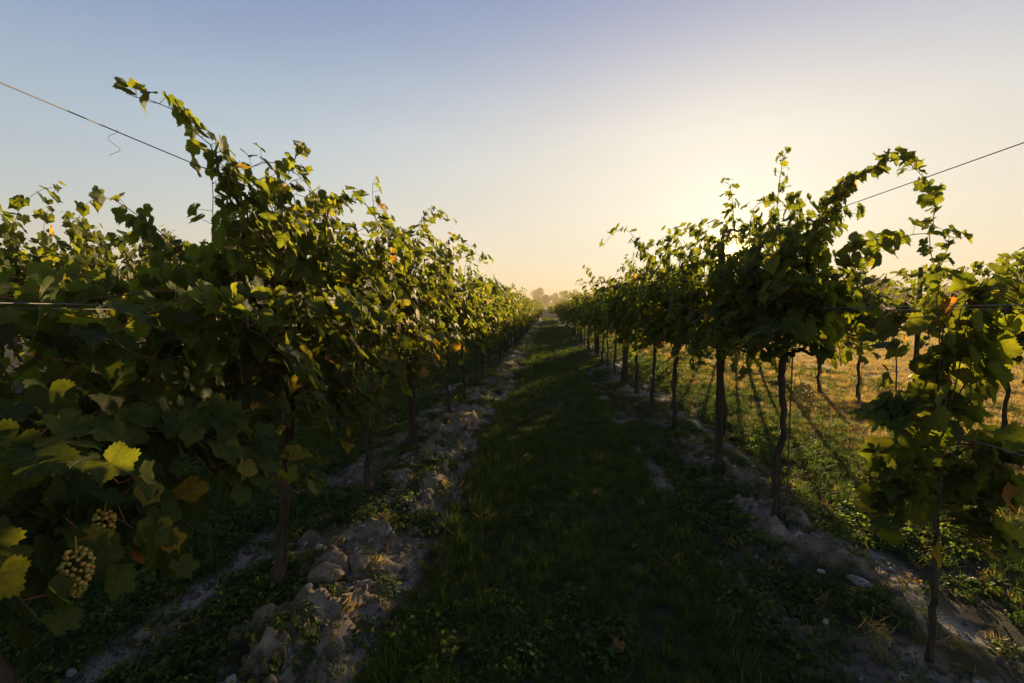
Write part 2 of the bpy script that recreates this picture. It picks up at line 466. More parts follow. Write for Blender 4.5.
def leaves_mesh(name, pos, nor, tip, size, tone, tpl, rng, mat):
    P, T, Q = tpl
    n = len(pos); k = len(P)
    nor = unit(nor); tip = unit(tip - nor * np.sum(tip * nor, 1, keepdims=True)); bi = np.cross(tip, nor)
    x, y = P[:, 0], P[:, 1]
    rad = np.sqrt(x ** 2 + y ** 2); th = np.arctan2(y, x)
    fold = rng.uniform(-.08, .60, n)[:, None]
    curl = rng.normal(-.16, .30, n)[:, None]
    wav = rng.uniform(.02, .16, n)[:, None]; ph = rng.uniform(0, 6.28, n)[:, None]; fr = rng.choice([3, 4, 5], n)[:, None]
    z = fold * np.abs(x)[None] ** 1.25 + curl * (y ** 2)[None] * np.sign(y)[None] + wav * np.sin(th[None] * fr + ph) * (rad ** 2)[None]
    asp = rng.uniform(.88, 1.14, n)[:, None]
    X = x[None] * asp * (1 - .16 * np.abs(fold)); 
    skew = rng.normal(0, .10, n)[:, None]
    X = X + skew * y[None]
    s = size[:, None, None]
    V = pos[:, None] + s * (X[..., None] * bi[:, None] + (y[None] * np.ones((n, 1)))[..., None] * tip[:, None] + z[..., None] * nor[:, None])
    V = V.reshape(-1, 3)
    off = (np.arange(n) * k)[:, None, None]
    Ts = (T[None] + off).reshape(-1, 3); Qs = (Q[None] + off).reshape(-1, 4) if len(Q) else np.zeros((0, 4), int)
    uv = np.zeros((n, k, 3)); uv[..., :2] = P[None]; uv[..., 2] = (np.arange(n) * .731 % 40)[:, None]
    at = {'tone': ('FLOAT', np.repeat(tone, k)), 'leafco': ('FLOAT_VECTOR', uv.reshape(-1, 3))}
    return mesh_from(name, V, [Qs, Ts], at, True, [mat])

def prisms(S, E, r):
    """thin 3-sided sticks from S to E"""
    n = len(S); D = unit(E - S); u = unit(np.cross(D, np.array([.3, .2, 1.0]))); w = np.cross(D, u)
    V = []
    for base, rr in ((S, r), (E, r * .7)):
        for a in (0, 2.094, 4.189): V.append(base + rr * (math.cos(a) * u + math.sin(a) * w))
    V = np.stack(V, 1).reshape(-1, 3)
    off = (np.arange(n) * 6)[:, None, None]
    Q = (np.array([(0, 1, 4, 3), (1, 2, 5, 4), (2, 0, 3, 5)])[None] + off).reshape(-1, 4)
    return V, Q

# ------------------------------------------------------------------ vines
def grow(rng, span=.66, n_up=26, n_side=12, zc=1.0, top=2.15, thick=.30, low=.75, lf=1.0, extra=(), yellow=.05, nodes=.053, lean=0.0, wildp=.14, exs=.78, gold=(), spread=1.0, cap=None):
    """shoots as polylines with leaves along them; returns polylines and leaf arrays (local to the trunk base)"""
    lines = []
    for k in range(n_up):
        y0 = rng.uniform(-span, span); z0 = zc + rng.uniform(-.05, .35)
        p = np.array([rng.normal(0, .05), y0, z0]); d = unit(np.array([rng.normal(lean, .45 * spread), rng.normal(0, .28 * spread), 1.0]))
        L = rng.uniform(.75, 1.35) * (top - zc) / 1.1
        pts = [p]; t = 0
        wild = rng.random() < wildp
        if wild: L *= 1.18
        while t < L:
            f = t / L
            g_ = np.array([0, 0, -1.0]) * (.02 + .18 * f * f) * (0.35 if wild else 1)
            pull = np.array([-p[0] * .35, 0, 0]) if p[2] < top - .15 else np.array([p[0] * .25, 0, 0])
            d = unit(d + g_ + pull * .25 + rng.normal(0, .10 * spread ** .5, 3))
            if p[2] > top + (.12 if wild else 0): d = unit(d + np.array([np.sign(p[0] + .01) * .12, 0, -.35]))
            p = p + d * nodes; t += nodes
            if cap is not None and p[2] > cap(p): break
            pts.append(p)
        if len(pts) > 3: lines.append((np.array(pts), 1.0))
    for k in range(n_side):
        y0 = rng.uniform(-span, span); sx = rng.choice([-1, 1]); z0 = rng.uniform(low + .15, top - .35)
        p = np.array([sx * .05, y0, z0]); d = unit(np.array([sx * 1.0, rng.normal(0, .5), rng.uniform(-.2, .9)]))
        L = rng.uniform(.3, .62) * thick / .30; t = 0; pts = [p]
        while t < L:
            d = unit(d + np.array([0, 0, -.16]) + rng.normal(0, .10, 3)); p = p + d * nodes; t += nodes
            if p[2] < low: break
            pts.append(p)
        if len(pts) > 2: lines.append((np.array(pts), 1.0))
    for e in extra:
        e = np.array(e, float); seg = np.linalg.norm(np.diff(e, axis=0), axis=1); cum = np.concatenate([[0], np.cumsum(seg)])
        s = np.arange(0, cum[-1], nodes * .60)
        q = np.stack([np.interp(s, cum, e[:, i]) for i in range(3)], -1)
        q = q + np.cumsum(rng.normal(0, .0035, q.shape), 0)
        lines.append((q, exs))
    NP, LP, NR, TP, SZ, TN = [], [], [], [], [], []
    for pts, sc in lines:
        n = len(pts)
        for i in range(1, n):
            f = i / n
            reps = 1 + (rng.random() < .35)
            for r_ in range(reps):
                node = pts[i]
                az = rng.uniform(0, 2 * math.pi)
                side = np.array([math.cos(az), math.sin(az) * .8, 0])
                outw = np.array([np.sign(node[0] + rng.normal(0, .10)), 0, 0])
                pd = unit(side * .7 + outw * .55 + np.array([0, 0, rng.uniform(-.1, .7)]))
                pl = rng.uniform(.04, .105) * (1 - .45 * f) * sc
                lp = node + pd * pl
                if lp[2] < low - .06: continue
                nrm_ = unit(outw * rng.uniform(.2, 1.1) + pd * .5 + np.array([0, 0, rng.uniform(.1, 1.1)]) + rng.normal(0, .28, 3))
                tp = unit(pd * .6 + np.array([0, 0, -rng.uniform(.25, 1.2)]) + rng.normal(0, .3, 3))
                sz = rng.uniform(.056, .088) * lf * (1 - .42 * f ** 2) * sc
                NP.append(node); LP.append(lp); NR.append(nrm_); TP.append(tp); SZ.append(sz)
                TN.append(rng.beta(2.2, 3.0) * .86 if rng.random() > yellow * (1.9 - 1.5 * min(1, max(0, (lp[2] - low) / (top - low)))) else rng.uniform(.86, 1.0))
    for gq in gold:
        q = np.array(gq, float); NP.append(q + np.array([-.06, 0, .05])); LP.append(q)
        NR.append(unit(rng.normal(0, .3, 3) + np.array([.8, -.4, .4]))); TP.append(np.array([.2, rng.normal(0, .4), -1.0])); SZ.append(rng.uniform(.032, .052)); TN.append(rng.uniform(.895, .94))
    return lines, np.array(NP), np.array(LP), np.array(NR), np.array(TP), np.array(SZ), np.array(TN)

def trunk_mesh(rng, h=1.02, r=.024, arms=True, span=.6, sides=9, bend=.03, steps=30):
    mb = MB()
    z = np.linspace(-.06, h, steps)
    wx = np.cumsum(rng.normal(0, bend * 1.28 / math.sqrt(steps), steps)); wy = np.cumsum(rng.normal(0, bend * 1.28 / math.sqrt(steps), steps))
    wx -= wx[1]; wy -= wy[1]
    taper = np.interp(z, [-.06, .05, .18, h * .7, h], [1.9, 1.45, 1.08, .92, 1.15]) * r * (1 + rng.normal(0, .07, steps))
    P = np.stack([wx, wy, z], -1)
    V_, F_ = tube(P, taper, sides + 5)
    c_ = np.repeat(P, sides + 5, 0); d_ = V_ - c_; a_ = np.tile(np.arange(sides + 5), steps) * 2 * math.pi / (sides + 5)
    s0 = rng.uniform(0, 50)
    V_ = c_ + d_ * (1 + .55 * (fbm(np.cos(a_) * 1.3 + s0, np.sin(a_) * 1.3 + c_[:, 2] * 7, 3, 5) - .5) + .12 * np.sin(a_ * 3 + c_[:, 2] * 16 + s0))[:, None]
    mb.add(V_, Q=F_)
    head = P[-1]
    if arms:
        for s in (-1, 1):
            n = 9; t = np.linspace(0, 1, n)
            A = np.stack([head[0] + rng.normal(0, .012, n), head[1] + s * span * t, head[2] + .05 * np.sin(t * 2.5) - .02 + rng.normal(0, .008, n)], -1); A[0] = head
            mb.tube(A, np.linspace(r * .8, r * .38, n), 6)
    return mb.mesh('trunk', M_BARK)

def shoot_mesh(lines):
    mb = MB()
    for pts, sc in lines:
        mb.tube(pts, np.linspace(.0042, .0014, len(pts)), 4)
    return mb.mesh('cane', M_CANE)

_ico = None
def berry_cluster(rng, n=70, L=.15, W=.048):
    mb = MB()
    import bmesh
    global _ico
    if _ico is None:
        bm = bmesh.new(); bmesh.ops.create_icosphere(bm, subdivisions=2, radius=1)
        _ico = (np.array([v.co[:] for v in bm.verts]), np.array([[v.index for v in f.verts] for f in bm.faces])); bm.free()
    for k in range(n):
        t = (k + .5) / n; w = W * math.sin(math.pi * min(1, .18 + t * .80)) ** .8
        a = k * 2.399; c = np.array([w * math.cos(a) * rng.uniform(.7, 1), w * math.sin(a) * rng.uniform(.7, 1), -t * L + rng.normal(0, .004)])
        mb.add(_ico[0] * rng.uniform(.0055, .0095) + c, T=_ico[1], tone=rng.random())
    mb.tube(np.array([(0, 0, .05), (.002, 0, .02), (0, 0, -.03)]), .0022, 5, tone=.1)
    return mb.mesh('grape_bunch', M_GRAPE)
BUNCH = [berry_cluster(RNG, 85, .16, .050), berry_cluster(RNG, 64, .13, .045), berry_cluster(RNG, 95, .18, .046)]

def build_vine(seed, tpl, hi, bunches=0, gap=None, trunk_kw={}, bunch_at=None, petioles=True, **kw):
    rng = np.random.default_rng(seed)
    o = empty('grapevine', (0, 0, 0))
    lines, NP, LP, NR, TP, SZ, TN = grow(rng, **kw)
    if gap is not None:      # the real opening in this crown through which the sun is seen
        d = LP + np.array(gap) - np.array([0, 0, CAM_Z]); sd = np.array(SUN_DIR)
        al = d @ sd; off = np.linalg.norm(d - al[:, None] * sd, axis=1)
        k = off > .048 + SZ * .55
        NP, LP, NR, TP, SZ, TN = NP[k], LP[k], NR[k], TP[k], SZ[k], TN[k]
    obj('trunk', trunk_mesh(rng, **trunk_kw), o)
    obj('foliage', leaves_mesh('foliage', LP, NR, TP, SZ, TN, tpl, rng, M_LEAF), o)
    obj('cane', shoot_mesh(lines), o)
    if petioles:
        V, Q = prisms(NP, LP, .0013 if hi else .0016)
        obj('leaf_stalk', mesh_from('leaf_stalk', V, [Q], mats=[M_PET]), o)['kind'] = 'stuff'
    spots = list(bunch_at or [])
    for k in range(bunches):
        spots.append((rng.choice([-1, 1]) * rng.uniform(.06, .22), rng.uniform(-.5, .5), rng.uniform(.86, 1.1)))
    for k, s in enumerate(spots):
        b_ = obj('grape_bunch', BUNCH[k % 3], o, s); b_.scale = [.60 if bunch_at and k < len(bunch_at) else 1.0] * 3; b_.rotation_euler = (rng.normal(0, .12), rng.normal(0, .12), rng.uniform(0, 6))
    return o

def copy_tree(src, loc, rz, sc):
    c = src.copy(); COL.objects.link(c); c.location = loc; c.rotation_euler = (0, 0, rz); c.scale = sc
    for ch in src.children:
        d = ch.copy(); COL.objects.link(d); d.parent = c
    return c

ORD = 'first second third fourth fifth sixth seventh eighth ninth tenth eleventh twelfth thirteenth fourteenth fifteenth sixteenth'.split()
SP = 1.27
FREE = dict(thick=.34)

# -- the big vines close to the camera, one by one (locals relative to their base)
near = []
def place(o, x, y, label, group):
    o.location = (x, y, hz(x, y)); tag(o, label, 'grapevine', group); near.append(o); return o
GL = 'grapevines in the row left of the grass lane'
GR = 'grapevines in the row right of the grass lane'
GO = 'grapevines in the thinner row beyond the right row'
GQ = 'grapevines in the far left row'

L0 = ROW_L
place(build_vine(101, TPL_HI, True, span=.66, cap=lambda p: 1.50 + .10 * p[1], n_up=38, n_side=60, zc=.88, low=.74, top=1.38, thick=.30, yellow=.03, lf=.84, gold=[(.34, -.02, .86), (.30, .05, .83), (.36, .12, .92), (.33, .30, .86), (.2, .62, .92)], bunches=2, wildp=0, extra=[[(-.05, .0, 1.3), (-.03, .04, 1.52), (.0, .04, 1.68)]], exs=.6,
                 bunch_at=[(.36, -.07, .86), (.33, .03, .90)]),
      L0, 1.00, 'nearest grapevine of the left row, huge dark leaves filling the left edge', GL)
place(build_vine(102, TPL_HI, True, span=.54, cap=lambda p: 2.3 if p[1] > -.45 else 1.62, n_up=40, n_side=46, spread=.85, low=.72, top=1.88, thick=.36, wildp=.03, yellow=.03, lf=.84, gold=[(.1, -.1, .88), (.16, -.42, .80), (.30, -.35, 1.1)], bunches=2,
                 bunch_at=[(.31, -.47, .99), (.10, -.06, .96)], trunk_kw=dict(r=.024, h=1.0),
                 extra=[[(.05, -.2, 1.65), (.10, -.42, 1.9), (.13, -.56, 2.0), (.08, -.68, 2.08), (-.04, -.78, 2.10)], [(.0, -.1, 1.7), (.10, -.35, 1.88), (.12, -.5, 1.97), (.1, -.58, 2.0)],
                        [(.02, .0, 1.8), (.1, .05, 2.05), (.15, .0, 2.16), (.22, -.1, 2.12)]]),
      L0, 2.27, 'second grapevine of the left row, with a long shoot arching high into the sky', GL)
place(build_vine(103, TPL_HI, True, span=.68, n_up=34, n_side=36, low=.78, top=1.95, thick=.34, yellow=.04, wildp=.08, lf=.86, bunches=3, trunk_kw=dict(r=.021, bend=.04),
                 extra=[[(0, .1, 1.8), (.06, .1, 1.98), (.12, .02, 2.08), (.2, -.04, 2.06)]]),
      L0, 3.52, 'third grapevine of the left row, sunlit leaves over a thin bent trunk', GL)
place(build_vine(104, TPL_MID, True, span=.68, n_up=34, n_side=34, low=.78, top=2.05, thick=.32, yellow=.05, lf=.86, bunches=3,
                 extra=[[(0, .0, 1.9), (.03, .1, 2.25), (.06, .2, 2.46), (.14, .2, 2.5)]]),
      L0 + .01, 4.76, 'fourth grapevine of the left row, leaves crowding round the first thick post', GL)

# right row
place(build_vine(201, TPL_HI, True, span=.07, n_up=7, n_side=50, zc=.74, low=.36, top=1.34, thick=.07, spread=.25, yellow=.02, wildp=0, exs=.6, lf=.92, gold=[(-.05, -.06, .50), (-.07, -.08, .46), (.10, -.06, .50), (.14, -.05, .47)], trunk_kw=dict(h=.86, r=.0095, arms=False, bend=.02),
                 extra=[[(.0, .0, .8), (-.02, 0, 1.2), (.0, .05, 1.5), (.05, .08, 1.66)],
                        [(0, 0, .6), (.05, -.03, .8), (.12, -.1, .9), (.22, -.14, .84)]]),
      ROW_R, 1.93, 'slim young grapevine at the lower right, big dark leaves hanging low on its stem', GR)
place(build_vine(202, TPL_HI, True, gap=(ROW_R, 3.20, .06), exs=.62, span=.48, n_up=28, n_side=26, zc=1.05, low=.98, top=1.9, thick=.28, yellow=.01, wildp=0, lf=.86, bunches=1, trunk_kw=dict(r=.019, h=1.08, span=.34),
                 extra=[[(.02, .1, 1.7), (.0, .12, 2.0), (.02, .12, 2.3), (.06, .1, 2.42)],
                        [(.0, -.25, 1.6), (.0, -.32, 1.82), (.01, -.45, 1.96), (.02, -.67, 2.02), (.03, -.87, 2.03), (.03, -1.01, 1.98), (.02, -1.17, 1.86), (.0, -1.26, 1.74), (.0, -1.25, 1.65), (.02, -1.21, 1.56), (.02, -1.27, 1.48)],
                        [(.0, -.2, 1.55), (.04, -.30, 1.74), (.03, -.46, 1.90), (.0, -.70, 1.97), (.0, -.86, 1.99)],
                        [(.0, -.2, 1.5), (-.03, -.40, 1.80), (-.02, -.55, 1.93), (.0, -.68, 1.99)]]),
      ROW_R, 3.20, 'grapevine of the right row whose long cane arches over the gap', GR)
place(build_vine(203, TPL_MID, True, gap=(ROW_R + .03, 4.40, .06), span=.64, n_up=32, n_side=30, zc=1.0, low=.86, top=1.98, thick=.30, yellow=.01, lf=.86, bunches=1,
                 extra=[[(.0, -.3, 1.8), (-.05, -.35, 2.1), (-.1, -.4, 2.33), (-.16, -.4, 2.36)]]),
      ROW_R + .03, 4.40, 'third grapevine of the right row, dense crown in front of the low sun', GR)

# -- shared variants for everything further on
variants = []
for k in range(9):
    variants.append(build_vine(300 + k, TPL_MID, False, bunches=0, petioles=False, span=.66 if k < 4 else .54, n_up=(30 + k % 3 * 2) if k < 4 else (19 + k % 3 * 3), n_side=32 if k < 4 else 22, low=.80, top=1.95 + .04 * (k % 3), thick=.32 if k < 4 else .28, yellow=.035, lf=.88, trunk_kw=dict(sides=4, steps=16, bend=.035, r=.022 + .002 * (k % 3))))
used = set()
def vine_at(x, y, label, group, rng, sc=1.0, thin=.25):
    k = int(rng.integers(4, 9)) if rng.random() < thin else int(rng.integers(0, 4))
    loc = (x + rng.normal(0, .03), y, hz(x, y)); rz = math.pi * int(rng.integers(0, 2)) + rng.normal(0, .05)
    s = (rng.uniform(.9, 1.1), 1.0, sc * rng.uniform(.92, 1.05))
    if k not in used:
        used.add(k); o = variants[k]; o.location = loc; o.rotation_euler = (0, 0, rz); o.scale = s
    else: o = copy_tree(variants[k], loc, rz, s)
    return tag(o, label, 'grapevine', group)

rng = np.random.default_rng(55)
for k in range(4, 60):
    y = 6.4 + 1.27 * (k - 4) + rng.normal(0, .03)
    lab = (f'{ORD[k]} grapevine of the left row, counted from the camera' if k < 14 else
           'distant grapevine in the left row, far up the grass lane' if k < 40 else 'tiny hazy grapevine at the far end of the left row')
    vine_at(ROW_L, y, lab, GL, rng)
for k in range(3, 60):
    y = 1.93 + SP * k + rng.normal(0, .03)
    lab = (f'{ORD[k]} grapevine of the right row, counted from the camera' if k < 14 else
           'distant grapevine in the right row, far up the grass lane' if k < 40 else 'tiny hazy grapevine at the far end of the right row')
    vine_at(ROW_R, y, lab, GR, rng, 1.0, .62)
# thin row beyond: vines close by, a gap, one lone vine, then the rest
outer = [3.35, 4.5, 5.45, 7.7, 8.75]
outlab = ['outer row grapevine cut off by the right edge of the photo', 'dark outer row grapevine with a tall shoot near the right edge', 'outer row grapevine standing just right of the young vine',
          'lone small grapevine on a thin trunk in the sunny field', 'slender grapevine just left of the lone one in the sunny field']
for y, lb in zip(outer, outlab): vine_at(ROW_R2 + (.1 if y < 6 else 0), y, lb, GO, rng, .97)
y = 10.1; k = 0
while y < 74:
    gone = rng.random() < .30
    if y < 18 or not gone: vine_at(ROW_R2, y, 'grapevine of the outer right row, seen between the trunks of the right row' if y < 35 else 'far hazy grapevine of the outer right row', GO, rng, .97, .8)
    y += SP
for k in range(26):
    y = .9 + SP * k
    vine_at(ROW_L2, y, ('grapevine of the far left row, its top showing above the near leaves' if k < 6 else 'grapevine of the far left row glimpsed through the left row'), GQ, rng, 1.13)

# ------------------------------------------------------------------ posts, stakes, wires
def post(x, y, label, group, h=1.96, r=.030, lean=0.0, seed=0):
    rg = np.random.default_rng(seed)
    root = empty('vineyard_post', (x, y, hz(x, y))); root.rotation_euler = (0, lean, rg.uniform(0, 3))
    n = 22; z = np.linspace(-.1, h, n); sides = 12
    V, F = tube(np.stack([np.cumsum(rg.normal(0, .0012, n)), np.cumsum(rg.normal(0, .0012, n)), z], -1), np.interp(z, [0, h], [r * 1.08, r * .9]), sides)
    ang = np.tile(np.arange(sides), n); flat = 1 + .10 * np.sin(ang * 2.1 + .6) + .05 * np.sin(ang * 5.3)
    c = V.reshape(n, sides, 3).mean(1).repeat(sides, 0)
    V[:, :2] = c[:, :2] + (V[:, :2] - c[:, :2]) * flat[:, None]
    top = np.vstack([V, [[c[-1][0], c[-1][1], h + .006]]]); a = (n - 1) * sides
    T = np.array([(a + q, a + (q + 1) % sides, len(V)) for q in range(sides)])
    obj('shaft', mesh_from('shaft', top, [F, T], mats=[M_POST], smooth=True), root)
    for zz in (1.0, 1.45, 1.95):
        t = np.linspace(0, 2 * math.pi, 17)
        V2, F2 = tube(np.stack([(r * 1.14) * np.cos(t), (r * 1.14) * np.sin(t), zz + .004 * np.sin(t)], -1), .0022, 5)
        obj('wire_tie', mesh_from('wire_tie', V2, [F2], mats=[M_WIRE], smooth=True), root)
    return tag(root, label, 'post', group)
GP = 'wooden trellis posts along the vine rows'
for side, x0, y0 in (('left', ROW_L + .02, 4.62), ('right', ROW_R, 4.30)):
    for k in range(18):
        y = y0 + 5.12 * k
        if y > 77: break
        lab = (f'{ORD[k]} thick wooden trellis post of the {side} row' if k < 5 else f'far small trellis post among the vines of the {side} row')
        post(x0, y, lab, GP, seed=int(k + (side == 'left') * 50), lean=float(rng.normal(0, .012)))
for k, y in enumerate((.6, 5.8, 11.0, 16.2, 21.4, 27)):
    post(ROW_R2, y + .8, 'thin trellis post standing in the outer right row', GP, r=.030, seed=200 + k)
    post(ROW_L2, y, 'trellis post in the far left row, mostly hidden by leaves', GP, r=.034, seed=300 + k)

def stake(x, y, label, h=1.35, tilt=(0, 0)):
    V, F = tube(np.array([(0, 0, -.08), (tilt[0] * .5, tilt[1] * .5, h * .5), (tilt[0], tilt[1], h)]), .0042, 7)
    o = obj('vine_stake', mesh_from('vine_stake', V, [F], mats=[M_ROD], smooth=True), None, (x, y, hz(x, y)))
    return tag(o, label, 'stake', 'thin iron stakes beside the vine trunks')
stake(ROW_R + .035, 3.17, 'thin rusty stake close against the trunk below the arching cane', 1.5, (.01, 0))
stake(ROW_R + .02, 1.97, 'thin rusty stake behind the slim young vine at lower right', 1.45, (.03, .02))
stake(ROW_R - .04, 5.74, 'thin rusty stake beside the fourth trunk of the right row', 1.4, (.02, 0))
stake(ROW_L + .03, 3.56, 'thin rusty stake beside the third trunk of the left row', 1.4, (.0, .02))
stake(ROW_R2 + .03, 7.72, 'thin rusty stake beside the lone vine in the field', 1.4, (.01, .02))
stake(ROW_R2 + .03, 8.80, 'thin rusty stake beside the slender vine in the field', 1.4, (-.01, .02))

def wire(x, z, y0, y1, label, sag=.018, r=.0016, every=5.12, ph=4.4):
    ys = np.arange(y0, y1, .64)
    zz = z - sag * np.sin(((ys - ph) / every % 1.0) * math.pi) + .0 * ys
    gz = .42 * sstep(15, 80, ys)
    P = np.stack([np.full_like(ys, x), ys, zz + gz], -1)
    V, F = tube(P, r, 5)
    o = obj('trellis_wire', mesh_from('trellis_wire', V, [F], mats=[M_WIRE], smooth=True))
    return tag(o, label, 'wire', 'galvanised trellis wires')
for side, x in (('left', ROW_L + .045), ('right', ROW_R - .045)):
    wire(x, 2.005 if side == 'left' else 1.975, -3.0, 77, f'topmost trellis wire of the {side} row, crossing open sky', r=.0019, sag=.006)
    wire(x, 1.475, -3.0, 77, f'eye level trellis wire on the lane side of the {side} row', sag=.004)
    wire(x + .09 * (1 if side == 'right' else -1), 1.462, -3.0, 77, f'eye level trellis wire on the outer side of the {side} row', sag=.004)
    wire(x, 1.02, -3.0, 77, f'lowest trellis wire of the {side} row, along the trunk heads', sag=.01)
wire(ROW_R2, 1.80, -1, 74, 'upper trellis wire of the outer right row', ph=1.4)
wire(ROW_R2 + .04, .66, -1, 74, 'low drooping trellis wire of the outer right row', ph=1.4, sag=.03)
wire(ROW_L2, 1.95, -1, 34, 'upper trellis wire of the far left row', ph=.6)

# a curled tendril hanging on the left top wire
t = np.linspace(0, 1, 26)
tr = np.stack([.008 * np.sin(t * 11) , .012 * np.cos(t * 9) - .012, -.085 * t], -1)
V, F = tube(tr, .0006, 5)
tag(obj('vine_tendril', mesh_from('vine_tendril', V, [F], mats=[M_CANE], smooth=True), None, (ROW_L + .045, 1.42, 2.005)), 'dry curled tendril hanging from the top left wire', 'tendril')

# ------------------------------------------------------------------ clods and stones
def lump(name, loc, size, mat, seed, rough=.16, rz=0.0):
    import bmesh
    bm = bmesh.new(); bmesh.ops.create_icosphere(bm, subdivisions=4, radius=1)
    P = np.array([v.co[:] for v in bm.verts]); F = np.array([[v.index for v in f.verts] for f in bm.faces]); bm.free()
    n = fbm(P[:, 0] * 1.7 + P[:, 2] * 1.1 + seed * 3.1, P[:, 1] * 1.7 - P[:, 2] * .9 + seed, 4, seed)
    n2 = fbm(P[:, 0] * 6 + P[:, 2] * 4 + seed, P[:, 1] * 6 - P[:, 2] * 5, 3, seed + 5)
    rg = np.random.default_rng(seed + 3)
    rad = 1 + (n - .5) * rough * 4 + (n2 - .5) * rough * 2.0
    for q in range(9):                       # broken faces
        d = unit(rg.normal(0, 1, 3)); lim = rg.uniform(.62, .9)
        pr = P @ d * rad
        rad = np.where(pr > lim, rad * (lim + (pr - lim) * .25) / np.maximum(pr, 1e-3), rad)
    P = P * rad[:, None] * np.array(size) + (n2 - .5)[:, None] * rough * .25 * min(size)
    o = obj(name, mesh_from(name, P, [F], mats=[mat], smooth=True))
    o.location = (loc[0], loc[1], hz(loc[0], loc[1]) + size[2] * .15); o.rotation_euler = (0, 0, rz)
    return o
GC = 'big clay clods at the foot of the left row'
for (x, y, s, lb) in ((-1.13, 2.33, (.085, .075, .060), 'largest clay clod, catching warm light beside the second left trunk'),
                      (-1.02, 2.50, (.060, .070, .050), 'rounded clay clod just right of the largest one'),
                      (-1.24, 1.99, (.060, .055, .045), 'clay clod at the very bottom of the picture below the left trunk'),
                      (-.94, 2.16, (.055, .05, .036), 'flat clay clod nearer the pale track'),
                      (-.86, 3.00, (.055, .045, .034), 'grey clay clod beside the bare pale track'),
                      (-1.22, 3.16, (.05, .055, .036), 'clay clod in front of the third left trunk'),
                      (-1.16, 5.35, (.075, .09, .055), 'clay clod beyond the first left post'),
                      (-1.48, 4.55, (.08, .06, .05), 'clay clod left of the first left post')):
    tag(lump('soil_clod', (x, y), s, M_CLOD, int(abs(x * 100) + y * 37), .17), lb, 'soil clod', GC)
tag(lump('field_stone', (1.60, 2.52), (.035, .075, .026), M_STONE, 3, .07, .5), 'long pale stone lying on the soil by the right row', 'stone')
tag(lump('field_stone', (1.46, 2.62), (.022, .018, .014), M_STONE, 5, .08), 'small white stone left of the long pale one', 'stone')
tag(lump('field_stone', (1.64, 2.44), (.024, .028, .012), M_STONE, 8, .08), 'flat pale stone just below the long one', 'stone')

# ------------------------------------------------------------------ stuff: grass, weeds, pebbles (geometry nodes over points)
def blades(rng, n, rad, h, w, bend, tone0=0., tone1=1., seg=3, drymix=0.0):
    base = rng.uniform(0, rad, n)[:, None] * np.stack([np.cos(a := rng.uniform(0, 6.28, n)), np.sin(a)], -1)
    az = rng.uniform(0, 2 * math.pi, n); hh = h * rng.uniform(.45, 1.15, n); bd = bend * rng.uniform(.2, 1.4, n) * hh; ww = w * rng.uniform(.6, 1.2, n)
    V = np.zeros((n, seg * 2 + 1, 3)); dx, dy = np.cos(az), np.sin(az)
    for s in range(seg + 1):
        f = s / seg; cx = base[:, 0] + dx * bd * f ** 2; cy = base[:, 1] + dy * bd * f ** 2; cz = hh * (f - .25 * f * f * np.minimum(1.4, bd / hh)) - .01
        if s < seg:
            wd = ww * (1 - .75 * f) * .5
            V[:, s * 2] = np.stack([cx - dy * wd, cy + dx * wd, cz], -1); V[:, s * 2 + 1] = np.stack([cx + dy * wd, cy - dx * wd, cz], -1)
        else: V[:, seg * 2] = np.stack([cx, cy, cz], -1)
    k = seg * 2 + 1; off = (np.arange(n) * k)[:, None, None]
    Q = np.array([(s * 2, s * 2 + 1, s * 2 + 3, s * 2 + 2) for s in range(seg - 1)]); T = np.array([(seg * 2 - 2, seg * 2 - 1, seg * 2)])
    tone = rng.uniform(tone0, tone1, n); tone = np.where(rng.random(n) < drymix, rng.uniform(.85, 1, n), tone)
    return V.reshape(-1, 3), (Q[None] + off).reshape(-1, 4), (T[None] + off).reshape(-1, 3), np.repeat(tone, k)

def weed(rng, n, rad, h, ls, flat=.5):
    """low broad-leaved clump: little oval leaves on thin stems"""
    az = rng.uniform(0, 6.28, n); r = rad * np.sqrt(rng.random(n)); z = h * rng.uniform(.25, 1, n) * (1 - .5 * (r / rad) ** 2)
    c = np.stack([r * np.cos(az), r * np.sin(az), z], -1)
    nr = unit(np.stack([np.cos(az) * flat, np.sin(az) * flat, np.ones(n)], -1) + rng.normal(0, .35, (n, 3)))
    tp = unit(np.stack([np.cos(az), np.sin(az), np.zeros(n)], -1) + rng.normal(0, .3, (n, 3))); tp = unit(tp - nr * np.sum(tp * nr, 1, keepdims=True)); bi = np.cross(tp, nr)
    oval = np.array([(0, 0, 0), (.42, .35, .08), (.45, .75, .08), (0, 1.15, -.08), (-.45, .75, .08), (-.42, .35, .08)])
    s = (ls * rng.uniform(.6, 1.25, n))[:, None, None]
    V = c[:, None] + s * (oval[None, :, :1] * bi[:, None] + oval[None, :, 1:2] * tp[:, None] + oval[None, :, 2:] * nr[:, None])
    off = (np.arange(n) * 6)[:, None, None]
    Q = (np.array([(0, 1, 2, 3), (0, 3, 4, 5)])[None] + off).reshape(-1, 4)
    tone = np.repeat(rng.beta(2, 2.4, n), 6)
    Vs, Qs = prisms(np.stack([c[:, 0] * .4, c[:, 1] * .4, np.zeros(n)], -1), c, .0008)
    V = np.concatenate([V.reshape(-1, 3), Vs]); Q = np.concatenate([Q, Qs + n * 6]); tone = np.concatenate([tone, np.full(len(Vs), .4)])
    return V, Q, np.zeros((0, 3), int), tone

def tuft_collection(name, metas, mat):
    col = bpy.data.collections.new(name)
    for V, Q, T, tone in metas:
        me = mesh_from(name, V, [Q, T], {'tone': ('FLOAT', tone)}, False, [mat])
        col.objects.link(bpy.data.objects.new(name, me))
    return col

